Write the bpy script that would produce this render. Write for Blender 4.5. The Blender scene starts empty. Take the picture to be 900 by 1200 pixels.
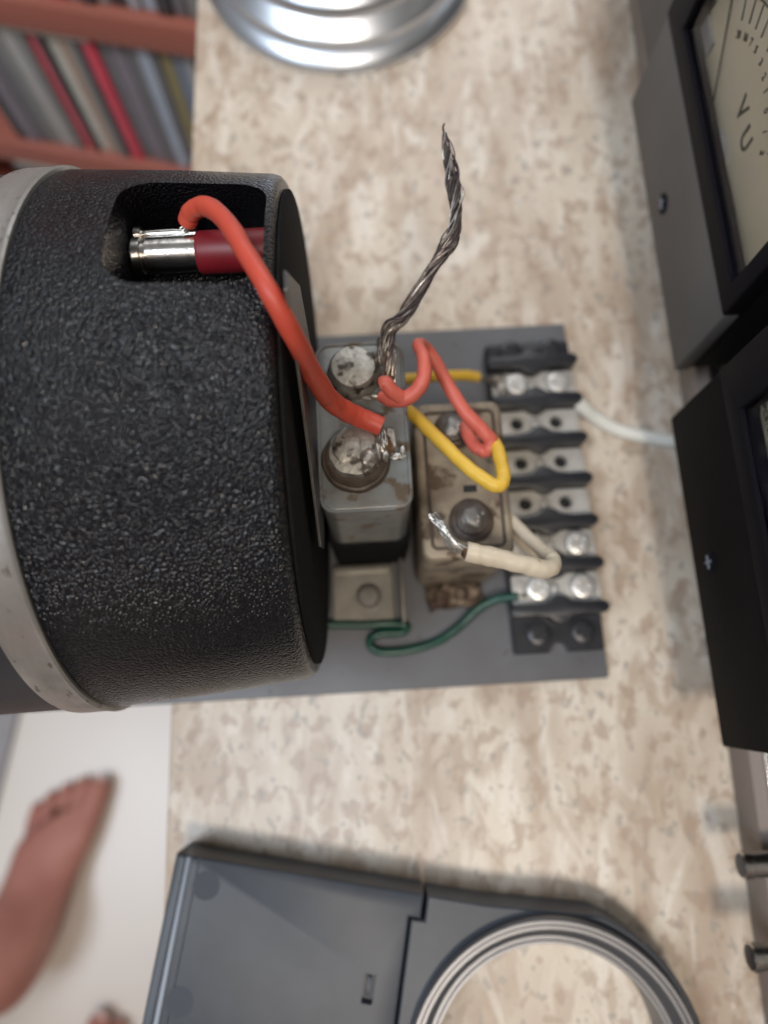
import bpy, bmesh, math, random
from mathutils import Vector, Matrix, noise as mnoise
R_ = math.radians
random.seed(7)
scene = bpy.context.scene
COL = scene.collection

# ------------------------------------------------------------------ camera, world, lights
CAM_H = .32
TILT = math.atan(210 / 865)
cam_d = bpy.data.cameras.new('camera'); cam = bpy.data.objects.new('camera', cam_d); COL.objects.link(cam)
cam.location = (0, 0, CAM_H); cam.rotation_euler = (TILT, 0, 0)
cam_d.sensor_fit = 'VERTICAL'; cam_d.sensor_height = 36; cam_d.lens = 865 / 1200 * 36
cam_d.clip_start = .01; cam_d.clip_end = 50
cam_d.dof.use_dof = True; cam_d.dof.focus_distance = .205; cam_d.dof.aperture_fstop = 5.4
scene.camera = cam

world = bpy.data.worlds.new('World'); scene.world = world; world.use_nodes = True
wn = world.node_tree; wn.nodes.clear()
wo = wn.nodes.new('ShaderNodeOutputWorld'); bg = wn.nodes.new('ShaderNodeBackground')
tc = wn.nodes.new('ShaderNodeTexCoord'); sx = wn.nodes.new('ShaderNodeSeparateXYZ')
mr = wn.nodes.new('ShaderNodeMapRange'); mr.inputs['From Min'].default_value = -1; mr.inputs['From Max'].default_value = 1
mx = wn.nodes.new('ShaderNodeMix'); mx.data_type = 'RGBA'
wn.links.new(tc.outputs['Generated'], sx.inputs[0]); wn.links.new(sx.outputs['Y'], mr.inputs['Value'])
wn.links.new(mr.outputs[0], mx.inputs['Factor'])
mx.inputs['A'].default_value = (.50, .41, .34, 1); mx.inputs['B'].default_value = (.98, .97, .94, 1)
wn.links.new(mx.outputs['Result'], bg.inputs['Color']); bg.inputs['Strength'].default_value = .22
wn.links.new(bg.outputs[0], wo.inputs[0])

def area(name, loc, target, sx_, sy_, power, col):
    d = bpy.data.lights.new(name, 'AREA'); d.shape = 'RECTANGLE'; d.size = sx_; d.size_y = sy_; d.energy = power; d.color = col
    o = bpy.data.objects.new(name, d); COL.objects.link(o); o.location = loc
    o.rotation_euler = (Vector(target) - Vector(loc)).to_track_quat('-Z', 'Y').to_euler(); return o
area('ceiling_lamp', (.10, -.80, 2.0), (0, .1, 0), .30, .30, 16, (1, .87, .73))
area('far_window', (.25, 1.45, 1.15), (.05, .2, 0), 1.5, .9, 10.5, (.96, .97, 1))  # added soft fill that brightens the far tabletop, not a real window
area('ceiling_panel', (-1.02, -.42, 2.1), (-1.02, -.42, 0), .8, .85, 29, (.80, .89, 1))

scene.view_settings.view_transform = 'Standard'; scene.view_settings.look = 'None'
scene.view_settings.exposure = 0.20; scene.view_settings.gamma = 1

# ------------------------------------------------------------------ frames
F_PX = 865.0
def at(px, py, z):
    dx, dy = px - 450, 600 - py
    r = (dx, F_PX * math.sin(TILT) + dy * math.cos(TILT), -F_PX * math.cos(TILT) + dy * math.sin(TILT))
    k = (CAM_H - z) / -r[2]
    return Vector((r[0] * k, r[1] * k, z))
def rotm(t): return Matrix.Rotation(t, 3, 'Z')
TA, TT, TD, TS = R_(3.3), R_(1.7), R_(-8.7), R_(-11.4)   # plate assembly, table, device, shelf
def inf(px, py, z, t=TA): return rotm(-t) @ at(px, py, z)

# ------------------------------------------------------------------ materials
def _n(nt, t, **kw):
    n = nt.nodes.new(t)
    for k, v in kw.items(): setattr(n, k, v)
    return n
def mat(name, col, rough=.5, metal=0.0, col2=None, scale=60, contrast=.35, stretch=(1, 1, 1), bump=0.0, bscale=400, spec=.5,
        rough2=None, detail=4, coat=0.0, col3=None, scale3=200, thr3=.62, trans=0.0, bdist=.0004):
    m = bpy.data.materials.new(name); m.use_nodes = True; nt = m.node_tree
    b = nt.nodes['Principled BSDF']
    b.inputs['Base Color'].default_value = (*col, 1); b.inputs['Roughness'].default_value = rough; b.inputs['Metallic'].default_value = metal
    b.inputs['Specular IOR Level'].default_value = spec; b.inputs['Coat Weight'].default_value = coat
    b.inputs['Transmission Weight'].default_value = trans
    t = _n(nt, 'ShaderNodeTexCoord'); mp = _n(nt, 'ShaderNodeMapping'); mp.inputs['Scale'].default_value = stretch
    nt.links.new(t.outputs['Object'], mp.inputs[0])
    if col2:
        no = _n(nt, 'ShaderNodeTexNoise'); no.inputs['Scale'].default_value = scale; no.inputs['Detail'].default_value = detail
        nt.links.new(mp.outputs[0], no.inputs['Vector'])
        rg = _n(nt, 'ShaderNodeMapRange'); rg.inputs['From Min'].default_value = .5 - contrast / 2; rg.inputs['From Max'].default_value = .5 + contrast / 2
        nt.links.new(no.outputs[0], rg.inputs['Value'])
        mi = _n(nt, 'ShaderNodeMix', data_type='RGBA'); mi.inputs['A'].default_value = (*col, 1); mi.inputs['B'].default_value = (*col2, 1)
        nt.links.new(rg.outputs[0], mi.inputs['Factor']); out = mi.outputs['Result']
        if col3:
            n3 = _n(nt, 'ShaderNodeTexNoise'); n3.inputs['Scale'].default_value = scale3; n3.inputs['Detail'].default_value = 3
            nt.links.new(mp.outputs[0], n3.inputs['Vector'])
            r3 = _n(nt, 'ShaderNodeMapRange'); r3.inputs['From Min'].default_value = thr3; r3.inputs['From Max'].default_value = thr3 + .07
            nt.links.new(n3.outputs[0], r3.inputs['Value'])
            m3 = _n(nt, 'ShaderNodeMix', data_type='RGBA'); m3.inputs['B'].default_value = (*col3, 1)
            nt.links.new(out, m3.inputs['A']); nt.links.new(r3.outputs[0], m3.inputs['Factor']); out = m3.outputs['Result']
        nt.links.new(out, b.inputs['Base Color'])
        if rough2 is not None:
            rr = _n(nt, 'ShaderNodeMapRange'); rr.inputs['To Min'].default_value = rough; rr.inputs['To Max'].default_value = rough2
            nt.links.new(rg.outputs[0], rr.inputs['Value']); nt.links.new(rr.outputs[0], b.inputs['Roughness'])
    if bump:
        nb = _n(nt, 'ShaderNodeTexNoise'); nb.inputs['Scale'].default_value = bscale; nb.inputs['Detail'].default_value = 5
        nt.links.new(mp.outputs[0], nb.inputs['Vector'])
        bp = _n(nt, 'ShaderNodeBump'); bp.inputs['Strength'].default_value = bump; bp.inputs['Distance'].default_value = bdist
        nt.links.new(nb.outputs[0], bp.inputs['Height']); nt.links.new(bp.outputs[0], b.inputs['Normal'])
    return m

def crinkle_mat():
    m = bpy.data.materials.new('black_crinkle_casting'); m.use_nodes = True; nt = m.node_tree; b = nt.nodes['Principled BSDF']
    t = _n(nt, 'ShaderNodeTexCoord')
    no = _n(nt, 'ShaderNodeTexVoronoi', feature='SMOOTH_F1'); no.inputs['Scale'].default_value = 1250; no.inputs['Smoothness'].default_value = .35; no.inputs['Randomness'].default_value = 1
    n2 = _n(nt, 'ShaderNodeTexNoise'); n2.inputs['Scale'].default_value = 700; n2.inputs['Detail'].default_value = 2
    n4 = _n(nt, 'ShaderNodeTexNoise'); n4.inputs['Scale'].default_value = 45; n4.inputs['Detail'].default_value = 4
    for q in (no, n2, n4): nt.links.new(t.outputs['Object'], q.inputs['Vector'])
    b1 = _n(nt, 'ShaderNodeBump'); b1.inputs['Strength'].default_value = 1.0; b1.inputs['Distance'].default_value = .00058; b1.invert = True
    b2 = _n(nt, 'ShaderNodeBump'); b2.inputs['Strength'].default_value = .8; b2.inputs['Distance'].default_value = .00022
    nt.links.new(no.outputs[0], b1.inputs['Height']); nt.links.new(n2.outputs[0], b2.inputs['Height'])
    nt.links.new(b1.outputs[0], b2.inputs['Normal']); nt.links.new(b2.outputs[0], b.inputs['Normal'])
    rg = _n(nt, 'ShaderNodeMapRange'); rg.inputs['From Min'].default_value = .35; rg.inputs['From Max'].default_value = .7
    nt.links.new(n4.outputs[0], rg.inputs['Value'])
    mi = _n(nt, 'ShaderNodeMix', data_type='RGBA'); mi.inputs['A'].default_value = (.004, .005, .008, 1); mi.inputs['B'].default_value = (.007, .007, .009, 1)
    nt.links.new(rg.outputs[0], mi.inputs['Factor']); nt.links.new(mi.outputs['Result'], b.inputs['Base Color'])
    b.inputs['Roughness'].default_value = .21; b.inputs['Specular IOR Level'].default_value = .42
    return m

MOFF, MOFF2 = 0.0, 0.0
def marble_mat():
    m = bpy.data.materials.new('beige_marble_laminate'); m.use_nodes = True; nt = m.node_tree; b = nt.nodes['Principled BSDF']
    t = _n(nt, 'ShaderNodeTexCoord')
    def noise(sc, st=(1, 1, 1), det=4, dist=0.0, lo=.35, hi=.65, off=(0, 0, 0)):
        mp = _n(nt, 'ShaderNodeMapping'); mp.inputs['Scale'].default_value = st; mp.inputs['Location'].default_value = off
        nt.links.new(t.outputs['Object'], mp.inputs[0])
        n = _n(nt, 'ShaderNodeTexNoise'); n.inputs['Scale'].default_value = sc; n.inputs['Detail'].default_value = det; n.inputs['Distortion'].default_value = dist
        nt.links.new(mp.outputs[0], n.inputs['Vector'])
        r = _n(nt, 'ShaderNodeMapRange', interpolation_type='SMOOTHSTEP'); r.inputs['From Min'].default_value = lo; r.inputs['From Max'].default_value = hi
        nt.links.new(n.outputs[0], r.inputs['Value']); return r.outputs[0]
    def mixc(a, bb, f, k=1.0):
        mi = _n(nt, 'ShaderNodeMix', data_type='RGBA')
        if isinstance(a, tuple): mi.inputs['A'].default_value = (*a, 1)
        else: nt.links.new(a, mi.inputs['A'])
        mi.inputs['B'].default_value = (*bb, 1)
        if k != 1:
            q = _n(nt, 'ShaderNodeMath', operation='MULTIPLY'); q.inputs[1].default_value = k; nt.links.new(f, q.inputs[0]); f = q.outputs[0]
        nt.links.new(f, mi.inputs['Factor']); return mi.outputs['Result']
    c = mixc((.68, .60, .495), (.46, .36, .275), noise(13, (1.6, .6, 1), 3, .3, .38, .66))
    c = mixc(c, (.48, .375, .285), noise(4.5, (.6, 1, 1), 2, 0, .40, .62, (MOFF, MOFF2, 0)), .75)
    c = mixc(c, (.42, .31, .225), noise(80, (1.35, .62, 1), 6, .5, .49, .62), .62)
    c = mixc(c, (.78, .73, .65), noise(50, (1.6, .5, 1), 6, 1.0, .48, .68, (3, 1, 0)), .6)
    c = mixc(c, (.36, .25, .18), noise(140, (1.1, .8, 1), 5, .3, .54, .62, (5, 2, 0)), .6)
    c = mixc(c, (.33, .30, .26), noise(210, (1.2, .8, 1), 3, .3, .61, .66, (1, 7, 0)), .75)
    c = mixc(c, (.42, .35, .28), noise(900, (1, 1, 1), 3, 0, .52, .72, (2, 2, 0)), .35)
    nt.links.new(c, b.inputs['Base Color'])
    b.inputs['Roughness'].default_value = .38; b.inputs['Specular IOR Level'].default_value = .5
    return m

M = {}
M['marble'] = marble_mat()
M['crinkle'] = crinkle_mat()
M['band'] = mat('brushed_steel_band', (.60, .59, .57), .36, .85, (.36, .345, .32), 55, .34, bump=.2, rough2=.58, stretch=(2.5, 1, 1), detail=6, col3=(.24, .22, .20), scale3=150, thr3=.63)
M['dark_enamel'] = mat('dark_satin_enamel', (.022, .024, .030), .42, 0, (.035, .036, .042), 60, .4)
M['nickel'] = mat('nickel_plated', (.78, .76, .72), .22, 1, (.55, .53, .50), 220, .4, bump=.15, bscale=700)
M['red_sleeve'] = mat('dark_red_plastic', (.19, .010, .018), .45, 0, (.15, .008, .014), 150, .4)
M['red_wire'] = mat('red_insulation', (.60, .085, .050), .48, 0, (.52, .068, .040), 28, .45, bump=.3, bscale=260, col3=(.30, .05, .035), scale3=90, thr3=.64)
M['salmon'] = mat('salmon_insulation', (.66, .15, .105), .5, 0, (.58, .115, .085), 40, .45, bump=.3, bscale=260, col3=(.38, .10, .07), scale3=110, thr3=.64)
M['yellow'] = mat('yellow_insulation', (.76, .49, .06), .46, 0, (.68, .41, .045), 40, .45, bump=.3, bscale=260, col3=(.45, .26, .05), scale3=110, thr3=.64)
M['white_wire'] = mat('aged_white_insulation', (.74, .66, .53), .42, 0, (.60, .51, .38), 45, .4, bump=.3, bscale=300, col3=(.30, .22, .15), scale3=260, thr3=.70)
M['green'] = mat('dark_green_insulation', (.012, .085, .060), .32, 0, (.010, .060, .045), 120, .5)
M['pale_cable'] = mat('white_cable_jacket', (.78, .78, .72), .4)
M['strand'] = mat('tinned_copper_strand', (.20, .18, .165), .38, .8, (.50, .47, .43), 320, .3, bump=.2, bscale=1500)
M['strand_dark'] = mat('oxidised_strand', (.075, .055, .060), .42, .75, (.16, .13, .13), 500, .4)
M['solder'] = mat('solder', (.50, .48, .44), .45, .9, (.16, .14, .12), 380, .25, bump=1, bscale=500, rough2=.7)
M['solder_bright'] = mat('bright_tinned_solder', (.66, .64, .60), .40, .85, (.26, .24, .21), 420, .35, bump=.6, bscale=700)
M['flux'] = mat('burnt_flux', (.06, .032, .018), .30, 0, (.16, .09, .05), 300, .4, bump=.5)
M['dome'] = mat('dull_terminal_metal', (.50, .49, .45), .50, .7, (.28, .27, .24), 260, .3, bump=.55, bscale=650, col3=(.09, .08, .07), scale3=260, thr3=.56)
M['can_grey'] = mat('grey_painted_can', (.235, .265, .275), .36, .25, (.18, .175, .165), 70, .3, bump=.25, bscale=300, col3=(.12, .09, .062), scale3=120, thr3=.58)
M['can_beige'] = mat('aged_beige_can', (.34, .285, .205), .5, .15, (.19, .15, .11), 90, .3, bump=.3, bscale=300, col3=(.10, .065, .04), scale3=110, thr3=.54)
M['rust'] = mat('corroded_brass', (.22, .165, .115), .5, .5, (.07, .04, .03), 230, .3, bump=.9, bscale=380, bdist=.001)
M['phenolic'] = mat('dark_phenolic', (.055, .040, .032), .45, 0, (.10, .075, .06), 260, .4, bump=.4)
M['rubber'] = mat('black_rubber', (.010, .010, .011), .85, 0, (.016, .016, .017), 200, .4, bump=.3, spec=.1)
M['bracket'] = mat('zinc_bracket', (.34, .325, .29), .5, .7, (.24, .23, .20), 90, .35, bump=.2)
M['bolt_dull'] = mat('dull_zinc_bolt', (.27, .265, .25), .5, .7, (.20, .19, .18), 200, .35, bump=.2)
M['plate'] = mat('grey_anodised_plate', (.165, .17, .185), .42, .35, (.125, .126, .132), 30, .4, bump=.12, bscale=900, col3=(.10, .095, .09), scale3=220, thr3=.66)
M['bakelite'] = mat('black_bakelite', (.017, .018, .022), .36, 0, (.026, .027, .032), 200, .4, bump=.15, bscale=500)
M['tin'] = mat('tinned_plate', (.66, .64, .60), .42, .4, (.58, .56, .52), 150, .4, bump=.2, bscale=500)
M['screw'] = mat('bright_screw', (.84, .83, .80), .38, .7, (.6, .58, .55), 300, .4)
M['black_screw'] = mat('black_screw', (.05, .05, .055), .35, .5)
M['meter_grey'] = mat('grey_meter_panel', (.13, .124, .118), .55, 0, (.15, .143, .138), 40, .5, spec=.15)  # grey stands in for a bright reflection on the black panel
M['meter_black'] = mat('black_meter_panel', (.012, .011, .011), .6, 0, (.016, .015, .015), 60, .5, spec=.04)
M['bezel'] = mat('black_bezel', (.010, .010, .014), .5, 0, spec=.04)
M['dial'] = mat('aged_cream_dial', (.66, .58, .42), .6, 0, (.60, .52, .37), 25, .5)
M['dial_shroud'] = mat('grey_dial_shroud', (.30, .29, .28), .5)
M['print'] = mat('dark_print', (.055, .05, .035), .6)
M['glass'] = mat('clear_window', (1, 1, 1), .03, 0, trans=1.0); M['glass'].node_tree.nodes['Principled BSDF'].inputs['IOR'].default_value = 1.1
M['amp_face'] = mat('satin_skirt', (.27, .225, .20), .6, 0, (.24, .20, .175), 30, .5)
M['chrome'] = mat('polished_chrome', (.80, .80, .80), .14, 1, (.70, .70, .70), 60, .5)
M['amp_black'] = mat('black_amplifier_panel', (.02, .02, .022), .4)
M['amp_grey'] = mat('grey_amplifier_ledge', (.22, .21, .20), .4, .3)
M['alu'] = mat('turned_aluminium', (.72, .78, .87), .34, 1, (.66, .71, .78), 20, .5, stretch=(1, 1, 8), bump=.03, bscale=200)
M['alu_ring'] = mat('grey_aluminium_ring', (.24, .24, .25), .42, .75, (.19, .19, .20), 30, .5)
M['abs'] = mat('dark_grey_plastic', (.044, .052, .066), .40, 0, (.058, .068, .084), 60, .4, bump=.12, bscale=1500, spec=.35)
M['abs_dull'] = mat('dull_plastic_mark', (.045, .055, .070), .55, 0, spec=.3)
M['abs_side'] = M['abs']
M['abs_pale'] = mat('grey_plastic_strip', (.24, .28, .34), .42, 0)
M['slot'] = mat('slot_black', (.008, .008, .01), .6)
M['floor'] = mat('glossy_cream_floor', (.74, .70, .65), .30, 0, (.66, .60, .54), 3, .5, detail=3)
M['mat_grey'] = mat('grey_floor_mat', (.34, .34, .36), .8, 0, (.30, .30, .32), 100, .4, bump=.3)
M['shelf_wood'] = mat('red_brown_shelf', (.36, .12, .085), .45, 0, (.30, .095, .07), 12, .5, stretch=(.3, 2, 2))
M['skin'] = mat('skin', (.50, .23, .18), .55, 0, (.38, .15, .12), 22, .5, bump=.1)
M['skin'].node_tree.nodes['Principled BSDF'].inputs['Subsurface Weight'].default_value = .12
M['skin'].node_tree.nodes['Principled BSDF'].inputs['Subsurface Radius'].default_value = (.01, .004, .002)
M['nail'] = mat('toenail', (.66, .42, .36), .35)
M['trouser'] = mat('dark_shorts', (.05, .055, .07), .8)

# ------------------------------------------------------------------ object helpers
def thing(name, label, cat, org=(0, 0, 0), t=0.0, group=None):
    o = bpy.data.objects.new(name, None); COL.objects.link(o); o.empty_display_size = .01
    org = Vector(org); o.location = rotm(t) @ org; o.rotation_euler = (0, 0, t)
    o['label'] = label; o['category'] = cat
    if group: o['group'] = group
    ORG[o.name] = (org, t)
    return o
ORG = {}
def finish_mesh(bm, name, ang=38):
    for f in bm.faces: f.smooth = True
    c = math.cos(R_(ang))
    for e in bm.edges:
        if len(e.link_faces) == 2:
            if e.link_faces[0].normal.dot(e.link_faces[1].normal) < c: e.smooth = False
    me = bpy.data.meshes.new(name); bm.to_mesh(me); bm.free(); return me
def part(name, bm, m, parent, label=None, kind=None, ang=38):
    """mesh in its thing's frame coordinates -> child object with local coordinates"""
    org, t = ORG[parent.name]
    bm.normal_update()
    bmesh.ops.translate(bm, verts=bm.verts, vec=-org)
    me = finish_mesh(bm, name, ang); me.materials.append(M[m])
    o = bpy.data.objects.new(name, me); COL.objects.link(o); o.parent = parent
    ORG[o.name] = (org, t)
    if label: o['label'] = label
    if kind: o['kind'] = kind
    return o
def solo(name, bm, m, label=None, cat=None, org=(0, 0, 0), t=0.0, group=None, kind=None, ang=38):
    org = Vector(org); bm.normal_update()
    bmesh.ops.translate(bm, verts=bm.verts, vec=-org)
    me = finish_mesh(bm, name, ang); me.materials.append(M[m])
    o = bpy.data.objects.new(name, me); COL.objects.link(o); o.location = rotm(t) @ org; o.rotation_euler = (0, 0, t)
    if label: o['label'] = label
    if cat: o['category'] = cat
    if group: o['group'] = group
    if kind: o['kind'] = kind
    ORG[o.name] = (org, t)
    return o

def NB(): return bmesh.new()
def box(bm, x0, x1, y0, y1, z0, z1, bev=0.0, seg=2):
    r = bmesh.ops.create_cube(bm, size=1)
    vs = r['verts']
    for v in vs:
        v.co = Vector(((x0 + x1) / 2 + v.co.x * (x1 - x0), (y0 + y1) / 2 + v.co.y * (y1 - y0), (z0 + z1) / 2 + v.co.z * (z1 - z0)))
    if bev:
        es = list({e for v in vs for e in v.link_edges})
        bmesh.ops.bevel(bm, geom=es, offset=bev, segments=seg, affect='EDGES', profile=.5)
    return bm
def prism(bm, pts, z0, z1, bev=0.0, seg=2):
    """pts counter-clockwise in xy, extruded z0..z1; bev rounds the top rim"""
    bot = [bm.verts.new((x, y, z0)) for x, y in pts]; top = [bm.verts.new((x, y, z1)) for x, y in pts]
    n = len(pts); fs = []
    for i in range(n): bm.faces.new((bot[i], bot[(i + 1) % n], top[(i + 1) % n], top[i]))
    ft = bm.faces.new(top); bm.faces.new(bot[::-1])
    if bev:
        bm.normal_update()
        bmesh.ops.bevel(bm, geom=list(ft.edges), offset=bev, segments=seg, affect='EDGES', profile=.5)
    return bm
def rrect(x0, x1, y0, y1, r, n=6):
    p = []
    for cx, cy, a0 in ((x1 - r, y0 + r, -90), (x1 - r, y1 - r, 0), (x0 + r, y1 - r, 90), (x0 + r, y0 + r, 180)):
        for i in range(n + 1):
            a = R_(a0 + 90 * i / n); p.append((cx + r * math.cos(a), cy + r * math.sin(a)))
    return p
def lathe(bm, prof, c=(0, 0, 0), axis='Z', n=48, caps=True, jitter=0.0):
    """prof: list of (radius, height)."""
    c = Vector(c); rings = []
    for r, h in prof:
        ring = []
        for i in range(n):
            a = 2 * math.pi * i / n
            rr = r * (1 + (jitter * mnoise.noise(Vector((math.cos(a) * 2 + c.x * 999, math.sin(a) * 2, h * 300))) if jitter else 0))
            p = Vector((rr * math.cos(a), rr * math.sin(a), h))
            if axis == 'X': p = Vector((p.z, p.x, p.y))
            elif axis == 'Y': p = Vector((p.y, p.z, p.x))
            ring.append(bm.verts.new(c + p))
        rings.append(ring)
    for a, b in zip(rings[:-1], rings[1:]):
        for i in range(n): bm.faces.new((a[i], a[(i + 1) % n], b[(i + 1) % n], b[i]))
    if caps: bm.faces.new(rings[0][::-1]); bm.faces.new(rings[-1])
    bmesh.ops.recalc_face_normals(bm, faces=bm.faces)
    return bm
def spline(pts, k=8):
    P = [Vector(p) for p in pts]; P = [2 * P[0] - P[1]] + P + [2 * P[-1] - P[-2]]; out = []
    for i in range(1, len(P) - 2):
        for j in range(k):
            t = j / k; a, b, c, d = P[i - 1:i + 3]
            out.append(.5 * ((2 * b) + (c - a) * t + (2 * a - 5 * b + 4 * c - d) * t * t + (3 * b - a - 3 * c + d) * t ** 3))
    out.append(P[-2].copy()); return out
def tube(bm, path, r, n=12, wob=0.0, rend=None):
    """path: dense points; r constant or list"""
    N = len(path); R = r if isinstance(r, (list, tuple)) else [r] * N
    if len(R) != N: R = [R[min(len(R) - 1, int(i * (len(R) - 1) / (N - 1)))] * (1 - ((i * (len(R) - 1) / (N - 1)) % 1)) + R[min(len(R) - 1, int(i * (len(R) - 1) / (N - 1)) + 1)] * ((i * (len(R) - 1) / (N - 1)) % 1) for i in range(N)]
    up = None; rings = []
    for i in range(N):
        d = (path[min(i + 1, N - 1)] - path[max(i - 1, 0)])
        if d.length < 1e-9: d = Vector((0, 0, 1))
        d.normalize()
        if up is None: up = d.orthogonal().normalized()
        up = (up - d * up.dot(d)); up.normalize(); s = d.cross(up)
        ring = []
        for j in range(n):
            a = 2 * math.pi * j / n
            rr = R[i] * (1 + wob * mnoise.noise(Vector((i * .25, math.cos(a), math.sin(a)))))
            ring.append(bm.verts.new(path[i] + rr * (math.cos(a) * up + math.sin(a) * s)))
        rings.append(ring)
    for a, b in zip(rings[:-1], rings[1:]):
        for i in range(n): bm.faces.new((a[i], a[(i + 1) % n], b[(i + 1) % n], b[i]))
    bm.faces.new(rings[0][::-1]); bm.faces.new(rings[-1])
    bmesh.ops.recalc_face_normals(bm, faces=bm.faces)
    return bm
def pxpath(pts, t=TA): return [inf(x, y, z, t) for x, y, z in pts]
def blob(bm, c, rx, ry, rz, amp=.2, f=300, sub=3, seed=0):
    r = bmesh.ops.create_icosphere(bm, subdivisions=sub, radius=1)
    for v in r['verts']:
        n = v.co.copy(); k = 1 + amp * mnoise.noise(n * (f / 200) + Vector((seed, seed * 2, 0)))
        v.co = Vector((c[0] + n.x * rx * k, c[1] + n.y * ry * k, c[2] + n.z * rz * k))
    return bm
def cut(o, cutters):
    """boolean difference, baked; cutters are bmeshes in the same local coordinates"""
    obs = []
    for bm in cutters:
        bmesh.ops.recalc_face_normals(bm, faces=bm.faces)
        me = bpy.data.meshes.new('c'); bm.to_mesh(me); bm.free()
        c = bpy.data.objects.new('c', me); COL.objects.link(c); c.parent = o.parent
        c.matrix_local = o.matrix_local.copy()
        md = o.modifiers.new('b', 'BOOLEAN'); md.object = c; md.operation = 'DIFFERENCE'; md.solver = 'EXACT'; obs.append(c)
    CUTS.append((o, obs))
CUTS = []
def bake_cuts():
    bpy.context.view_layer.update()
    dg = bpy.context.evaluated_depsgraph_get()
    new = [bpy.data.meshes.new_from_object(o.evaluated_get(dg)) for o, _ in CUTS]
    for (o, obs), me in zip(CUTS, new):
        o.modifiers.clear(); o.data = me
        bm = bmesh.new(); bm.from_mesh(me); bm.normal_update()
        for f in bm.faces: f.smooth = True
        for e in bm.edges:
            e.smooth = not (len(e.link_faces) == 2 and e.link_faces[0].normal.dot(e.link_faces[1].normal) < math.cos(R_(38)))
        bm.to_mesh(me); bm.free()
        for c in obs: bpy.data.objects.remove(c)
def shift(bm, parent): bmesh.ops.translate(bm, verts=bm.verts, vec=-ORG[parent.name][0]); return bm
def copy_obj(o, parent=None, loc=None):
    c = o.copy(); COL.objects.link(c); c.parent = parent
    if loc is not None: c.location = loc
    if o.name in ORG: ORG[c.name] = ORG[o.name]
    return c
def copy_tree(o, parent=None):
    c = copy_obj(o, parent)
    for ch in [x for x in o.children]: copy_tree(ch, c)
    return c

# ------------------------------------------------------------------ setting
fl = box(NB(), -3, 3, -2.5, 3, -.66, -.62); solo('floor', fl, 'floor', kind='structure')
box_ = box(NB(), -.9, -.4385, -.6, .22, -.6195, -.612, .002)  # thin flat grey sheet over part of the floor
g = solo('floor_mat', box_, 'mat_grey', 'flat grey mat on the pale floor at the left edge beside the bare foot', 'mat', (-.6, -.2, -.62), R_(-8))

# table
tb = thing('table', 'side table with mottled beige marble patterned top under the wired equipment', 'table', (.1, .1, -.62), TT)
part('tabletop', box(NB(), -.0895, .42, -.55, .72, -.028, 0, .0012), 'marble', tb)
for x in (-.03, .38):
    for y in (-.5, .66): part('leg', box(NB(), x - .022, x + .022, y - .022, y + .022, -.62, -.0285, .002), 'shelf_wood', tb)

# ------------------------------------------------------------------ bookshelf with discs
SF = .398                                          # spine plane in the shelf frame
sh = thing('bookshelf', 'red-brown wooden shelf unit packed with CD cases behind the table', 'shelf', (-.5, .47, -.62), TS)
for z0 in (-.104, -.256, -.408, .048): part('shelf_board', box(NB(), -.95, -.190, SF - .006, SF + .15, z0, z0 + .024, .0015), 'shelf_wood', sh)
part('side_panel', box(NB(), -.97, -.951, SF - .006, SF + .15, -.62, .10, .001), 'shelf_wood', sh)
part('side_panel', box(NB(), -.1895, -.170, SF - .006, SF + .15, -.62, -.03, .001), 'shelf_wood', sh)
part('back_panel', box(NB(), -.951, -.190, SF + .151, SF + .156, -.62, .10), 'shelf_wood', sh)
palette = {'pale grey': (.50, .50, .50), 'slate grey': (.17, .17, .19), 'rose pink': (.62, .09, .13), 'off-white': (.62, .63, .58), 'beige': (.46, .33, .26),
           'mid grey': (.26, .27, .27), 'bright pink': (.74, .07, .12), 'charcoal': (.05, .052, .06), 'mauve grey': (.25, .23, .28), 'light blue': (.42, .50, .62),
           'olive': (.30, .26, .12), 'blue-grey': (.20, .24, .32), 'silver': (.40, .43, .48), 'brown': (.20, .10, .08), 'dusty red': (.42, .12, .10)}
for k, v in palette.items(): M['cd ' + k] = mat('cd_spine_' + k.replace(' ', '_').replace('-', '_'), v, .3, 0, tuple(q * .75 for q in v), 160, .5, stretch=(1, 1, .3), coat=.3)
def cd_mesh(w=.0098, h=.125, d=.142):
    bm = NB(); box(bm, -w / 2, w / 2, 0, d, 0, h, .0008, 1); bm.normal_update(); return finish_mesh(bm, 'cd_case')
cdm = {}
def cd(colour, u, z, label, group, tilt=0.0, flat=False, w=1.0, dv=0.0):
    if colour not in cdm:
        me = cd_mesh(); me.materials.append(M['cd ' + colour]); cdm[colour] = me
    o = bpy.data.objects.new('cd_case', cdm[colour]); COL.objects.link(o)
    p = rotm(TS) @ Vector((u, SF + dv, z)); o.location = p
    o.rotation_euler = (0, (R_(90) if flat else tilt), TS); o.scale = (w, 1, 1)
    o['label'] = label; o['category'] = 'CD case'; o['group'] = group
row = [('charcoal', 1), ('mauve grey', 1), ('slate grey', 1), ('mid grey', 1), ('pale grey', .85), ('mid grey', .9), ('rose pink', .85), ('charcoal', .45), ('off-white', .9), ('beige', .7), ('mid grey', .6),
       ('charcoal', .5), ('bright pink', .95), ('slate grey', .9), ('mauve grey', 1), ('slate grey', 1), ('light blue', .9), ('slate grey', .6), ('olive', .8), ('blue-grey', .9), ('silver', .6), ('slate grey', 1), ('charcoal', 1), ('mauve grey', .8), ('charcoal', .8)]
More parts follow.
